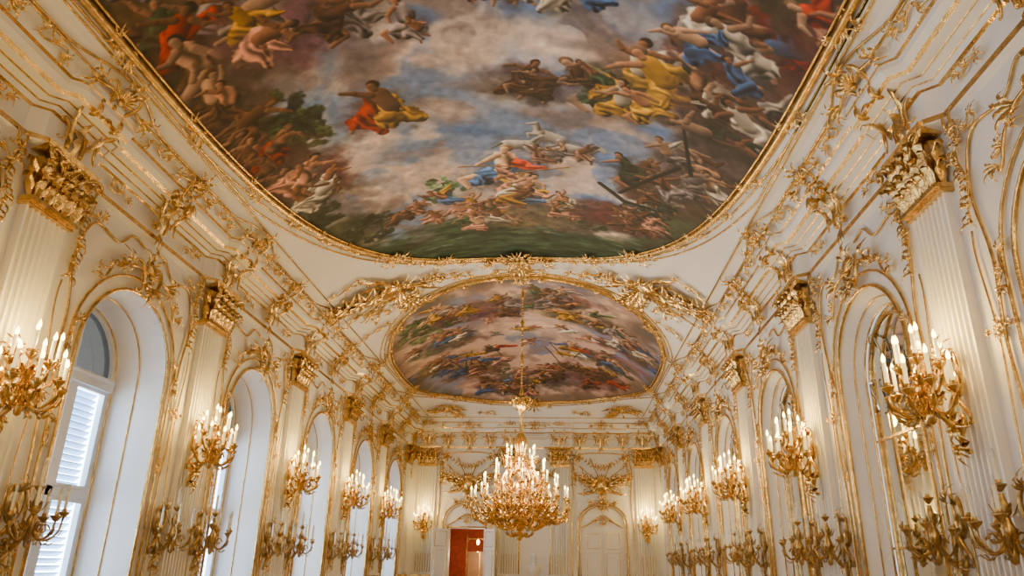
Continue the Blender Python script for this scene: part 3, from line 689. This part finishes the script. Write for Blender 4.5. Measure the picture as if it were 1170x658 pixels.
b=MB(); b.lathe([(.06,1.2),(.17,1.27),(.24,1.42),(.26,1.52),(.2,1.6),(.08,1.65),(.062,1.7),(.07,1.75),(.1,1.82),(.108,1.9),(.1,1.97),(.06,2.03),(.0,2.05)],16,0)
b.v=[(v[0],v[1]*.7,v[2]) for v in b.v]; m.add(b,Matrix.Translation((0,c[1],0)))
m.ball((0,c[1]-.085,1.86),.022); m.ball((0,c[1],1.95),.115,n=10,sq=(1,.95,.8))
for s in(-1,1): m.ball((s*.1,c[1],1.87),.03)
obj('marble_bust',m.mesh('marble_bust',[MARBLE]))
# ---------------------------------------------------------------- sconces
def candle(m,x,y,z,h=.2,lit=1,fl=2):
    m.lathe([(.012,-.05),(.03,-.03),(.055,0),(.06,.015),(.03,.01),(.022,.03),(.022,.05)],8,0,(x,y,z))
    m.lathe([(.0165,.03),(.0165,.03+h),(.0,.035+h)],7,1,(x,y,z))
    m.lathe([(.008,.03+h),(.018,.05+h),(.015,.08+h),(.001,.115+h)],6,fl,(x,y,z))
def sconce(lit):
    m=MB(); random.seed(3 if lit else 4); lw=1. if lit else .6
    bp=MB(); scr(bp,CS,-.1,.12,.16,rot=pi/2,flip=-1,r=.025); scr(bp,CS,.1,.12,.16,rot=pi/2,flip=1,r=.025)
    scr(bp,SS,-.06,-.16,.2,rot=pi/2-.2,flip=1,r=.025); scr(bp,SS,.06,-.16,.2,rot=pi/2+.2,flip=-1,r=.025)
    scr(bp,SS,0,-.42,.16,rot=pi/2,flip=-1,r=.03); spray(bp,0,-.5,-pi/2,1.4,5,.2,.035*lw)
    spray(bp,0,.2,pi/2,1.6,5,.25,.035*lw); spray(bp,0,-.28,-pi/2,1.2,5,.28,.035*lw); bp.ball((0,.04,0),.08,n=8,sq=(1,.6,1.6)); m.add(bp)
    m.tube(cr([(0,.03,-.34),(0,.14,-.36),(0,.26,-.2),(0,.3,-.05),(0,.3,.12)],4),lambda u:.03-.01*u,n=8)
    m.lathe([(.0,-.36),(.03,-.34),(.045,-.26),(.025,-.2),(.05,-.14),(.06,-.08),(.035,-.02),(.025,.05),(.045,.1),(.025,.16),(.02,.2)],10,0,(0,.3,0))
    for zz,sc in((-.2,1),(0,.8)):
        for a in range(6):
            an=a*pi/3; m.leaf([(.03*math.cos(an),.3+.03*math.sin(an),zz),(.09*sc*math.cos(an),.3+.09*sc*math.sin(an),zz+.04),(.13*sc*math.cos(an),.3+.13*sc*math.sin(an),zz+.12),(.17*sc*math.cos(an),.3+.17*sc*math.sin(an),zz+.1)],.03*lw,0,nrm=(math.cos(an),math.sin(an),.2))
    tiers=[(7,.34,-.09,-.24),(5,.22,.13,-.04)] if lit else [(5,.29,-.04,-.22)]
    for n,R,zt,zd in tiers:
        for i in range(n):
            an=pi*(i/(n-1))*1.16-pi*.08; ca,sa=math.cos(an),math.sin(an); R2=R*(1 if i%2 else .9); z_=zt+(.05 if i%2 else 0)
            yb=.3
            q=lambda r,z:(ca*r,yb+sa*r*.95,z)
            P=cr([q(.03,zd+.1),q(R2*.3,zd-.02),q(R2*.62,zd-.05),q(R2*.95,zd+.04),q(R2*1.02,z_-.05)],4)
            m.tube(P,lambda u:.018-.006*u,n=6)
            pc=q(R2*.45,zd+.06); m.tube([(pc[0]+ca*.06*(1-t/12)*math.cos(t*.8),pc[1]+sa*.06*(1-t/12)*math.cos(t*.8),pc[2]+.06*(1-t/12)*math.sin(t*.8)) for t in range(9)],.01,n=5)
            m.leaf([q(R2*.5,zd-.06),q(R2*.7,zd-.1),q(R2*.9,zd-.06),q(R2*1.05,zd-.08)],.032*lw,0,nrm=(0,0,1))
            m.leaf([q(R2*.8,zd-.02),q(R2*1.0,zd+.0),q(R2*1.1,zd+.08),q(R2*1.2,zd+.07)],.025*lw,0,nrm=(ca,sa,0))
            x,y,z=q(R2*1.02,z_); candle(m,x,y,z,.2,lit)
    candle(m,0,.3,.26,.2,lit)
    return m.mesh('wall_sconce_lit' if lit else 'wall_sconce_small',[BRONZE if lit else BRONZED,WAXL if lit else WAX,FLAME if lit else GLASSY])
SL=sconce(1); SU=sconce(0)
def plight(M,off,e,r=.12,col=(1,.64,.15),parent=None):
    l=bpy.data.lights.new('candle_light','POINT'); l.energy=e; l.color=col; l.shadow_soft_size=r
    return obj('candle_light',l,Matrix.Translation(off),parent)
for side in'lr':
    for p in PY[:-1]:
        o=obj('wall_sconce',SL,W(side,p-(.15 if side=='l' else 0),3.38,.12)@Matrix.Scale(1.15,4)); plight(None,(0,.30,.40),72,parent=o)
        for s in(-1,1): obj('small_wall_sconce',SU,W(side,p+s*.66,2.05,.02)@Matrix.Scale(1.05,4))
for x in(-4.4,4.4):
    o=obj('wall_sconce',SL,W('f',x,3.2,.12)@Matrix.Scale(1.1,4)); plight(None,(0,.30,.40),72,parent=o)
# ---------------------------------------------------------------- chandelier
def chandelier():
    m=MB(); random.seed(12)
    m.lathe([(.0,2.1),(.05,2.14),(.08,2.22),(.04,2.3),(.12,2.38),(.2,2.5),(.24,2.62),(.16,2.75),(.08,2.85),(.1,2.95),(.18,3.1),(.14,3.3),(.07,3.4),(.1,3.6),(.13,3.75),(.07,3.9),(.05,4.05),(.08,4.2),(.05,4.35),(.035,4.6),(.03,4.95),(.06,5.0),(.1,5.08),(.17,5.2),(.24,5.3),(.26,5.36),(.16,5.35),(.08,5.42),(.05,5.5),(.02,5.6)],20)
    for k in range(12):
        a=2*pi*k/12; ca,sa=math.cos(a),math.sin(a); q=lambda r,z:(ca*r,sa*r,z)
        m.leaf([q(.05,5.02),q(.16,5.12),q(.25,5.26),q(.33,5.30),q(.36,5.24)],.05,0,nrm=(ca,sa,.3))
        m.tube(cr([q(.05,4.5),q(.14,4.3),q(.1,4.0),q(.3,3.7),q(.5,3.3),q(.42,2.95),q(.2,2.8)],5),.022)
        m.tube(cr([q(.15,2.5),q(.35,2.35),q(.6,2.5),q(.7,2.75),q(.58,2.9),q(.5,2.8)],5),.022)
        for rr,zz in((.3,2.45),(.55,2.55),(.75,2.75),(.4,3.4),(.25,3.85),(.6,3.1),(.9,2.75),(.95,2.6)):
            aa=a+random.uniform(-.2,.2); c2,s2=math.cos(aa),math.sin(aa)
            m.leaf([(c2*rr,s2*rr,zz),(c2*(rr+.08),s2*(rr+.08),zz-.05),(c2*(rr+.15),s2*(rr+.15),zz+.03),(c2*(rr+.2),s2*(rr+.2),zz+.14)],.05,0,nrm=(0,0,1))
        m.leaf([q(.1,2.3),q(.2,2.2),q(.3,2.25),q(.36,2.35)],.05,0,nrm=(0,0,1))
    for n,R,zt,zd,ph in((20,1.14,2.98,2.62,0),(16,.9,3.27,2.9,.1),(12,.62,3.6,3.25,0),(8,.36,3.92,3.65,.2)):
        for i in range(n):
            a=2*pi*i/n+ph; ca,sa=math.cos(a),math.sin(a); RR=R*(1 if i%2 else .9); zt_=zt+(.07 if i%2==0 else 0); q=lambda r,z:(ca*r,sa*r,z)
            m.tube(cr([q(.1,zd+.15),q(RR*.35,zd-.02),q(RR*.7,zd-.06),q(RR*.98,zd+.05),q(RR,zt_-.05)],5),lambda u:.026-.008*u)
            m.leaf([q(RR*.6,zd-.06),q(RR*.75,zd-.14),q(RR*.92,zd-.06),q(RR*1.03,zd-.1)],.05,0,nrm=(0,0,1))
            m.leaf([q(RR*.55,zd-.02),q(RR*.7,zd+.08),q(RR*.8,zd+.16),q(RR*.88,zd+.1)],.05,0,nrm=(0,0,1))
            m.leaf([q(RR*.85,zd+.05),q(RR*.98,zd+.1),q(RR*1.04,zd+.2),q(RR*1.08,zd+.16)],.05,0,nrm=(ca,sa,0))
            m.tube([(ca*(RR*.75+.07*(1-t/12)*math.cos(t*.8)),sa*(RR*.75+.07*(1-t/12)*math.cos(t*.8)),zd+.07+.07*(1-t/12)*math.sin(t*.8)) for t in range(9)],.014,n=5)
            candle(m,ca*RR,sa*RR,zt_,.17)
            m.ball(q(RR,zd-.02),.03)
    z=5.6
    while z<8.72:
        m.ball((0,0,z),.028,n=6,sq=(1,.5,1.6) if int(z*12)%2 else (.5,1,1.6)); z+=.075
    for zz in(6.3,7.2,8.0): m.lathe([(.02,-.14),(.05,-.08),(.03,0),(.06,.08),(.02,.14)],10,0,(0,0,zz))
    m.lathe([(.02,8.5),(.08,8.6),(.16,8.68),(.2,8.76)],12,0)
    return m.mesh('chandelier',[BRONZE,WAXL,FLAME])
CH=chandelier()
for y in(17.3,-4.5):
    o=obj('chandelier',CH,Matrix.Translation((.1,y,0)))
    for k in range(4):
        a=pi/4+k*pi/2; plight(None,(math.cos(a)*.75,math.sin(a)*.75,3.85),120,r=.25,col=(1,.78,.46),parent=o)
m=MB(); m.lathe([(.02,0),(.05,.03),(.02,.08),(.015,.3)],8,0); m.lathe([(.03,.3),(.07,.40),(.03,.5)],8,2)
o=obj('hanging_lamp',m.mesh('hanging_lamp',[BRONZE,WAX,FLAME]),Matrix.Translation((-2.5,YMAX+2.5,2.1)))
obj('lamp_cord',(lambda q:(q.tube([(0,0,.3),(0,0,1.9)],.008),q.mesh('cord',[BRONZE]))[1])(MB()),None,o)
plight(None,(0,0,-.1),105,col=(1,.6,.3),parent=o)
m=MB()
m.box((0,YMIN+.02,.12),(2*HW,.05,.24)); obj('baseboard_near',m.mesh('baseboard_near',[WHITE],False))
for s,n in((-1,'baseboard_left'),(1,'baseboard_right')):
    m=MB(); m.box((s*(HW-.02),(YMIN+YMAX)/2,.12),(.05,YMAX-YMIN,.24)); obj(n,m.mesh(n,[WHITE],False))
# ---------------------------------------------------------------- world
w=bpy.data.worlds.new('sky'); bpy.context.scene.world=w; w.use_nodes=True
bg=w.node_tree.nodes['Background']; bg.inputs[0].default_value=(.66,.83,1,1); bg.inputs[1].default_value=21.0
# ---------------------------------------------------------------- camera
cam=bpy.data.cameras.new('camera'); cam.sensor_width=36; cam.lens=834/1170*36; cam.clip_start=.05; cam.clip_end=200
co=obj('camera',cam,Matrix.Translation((1.0,0,1.6))@Matrix.Rotation(math.radians(3.9),4,'Z')@Matrix.Rotation(math.radians(90+20.8),4,'X')@Matrix.Rotation(math.radians(1.1),4,'Z'))
bpy.context.scene.camera=co
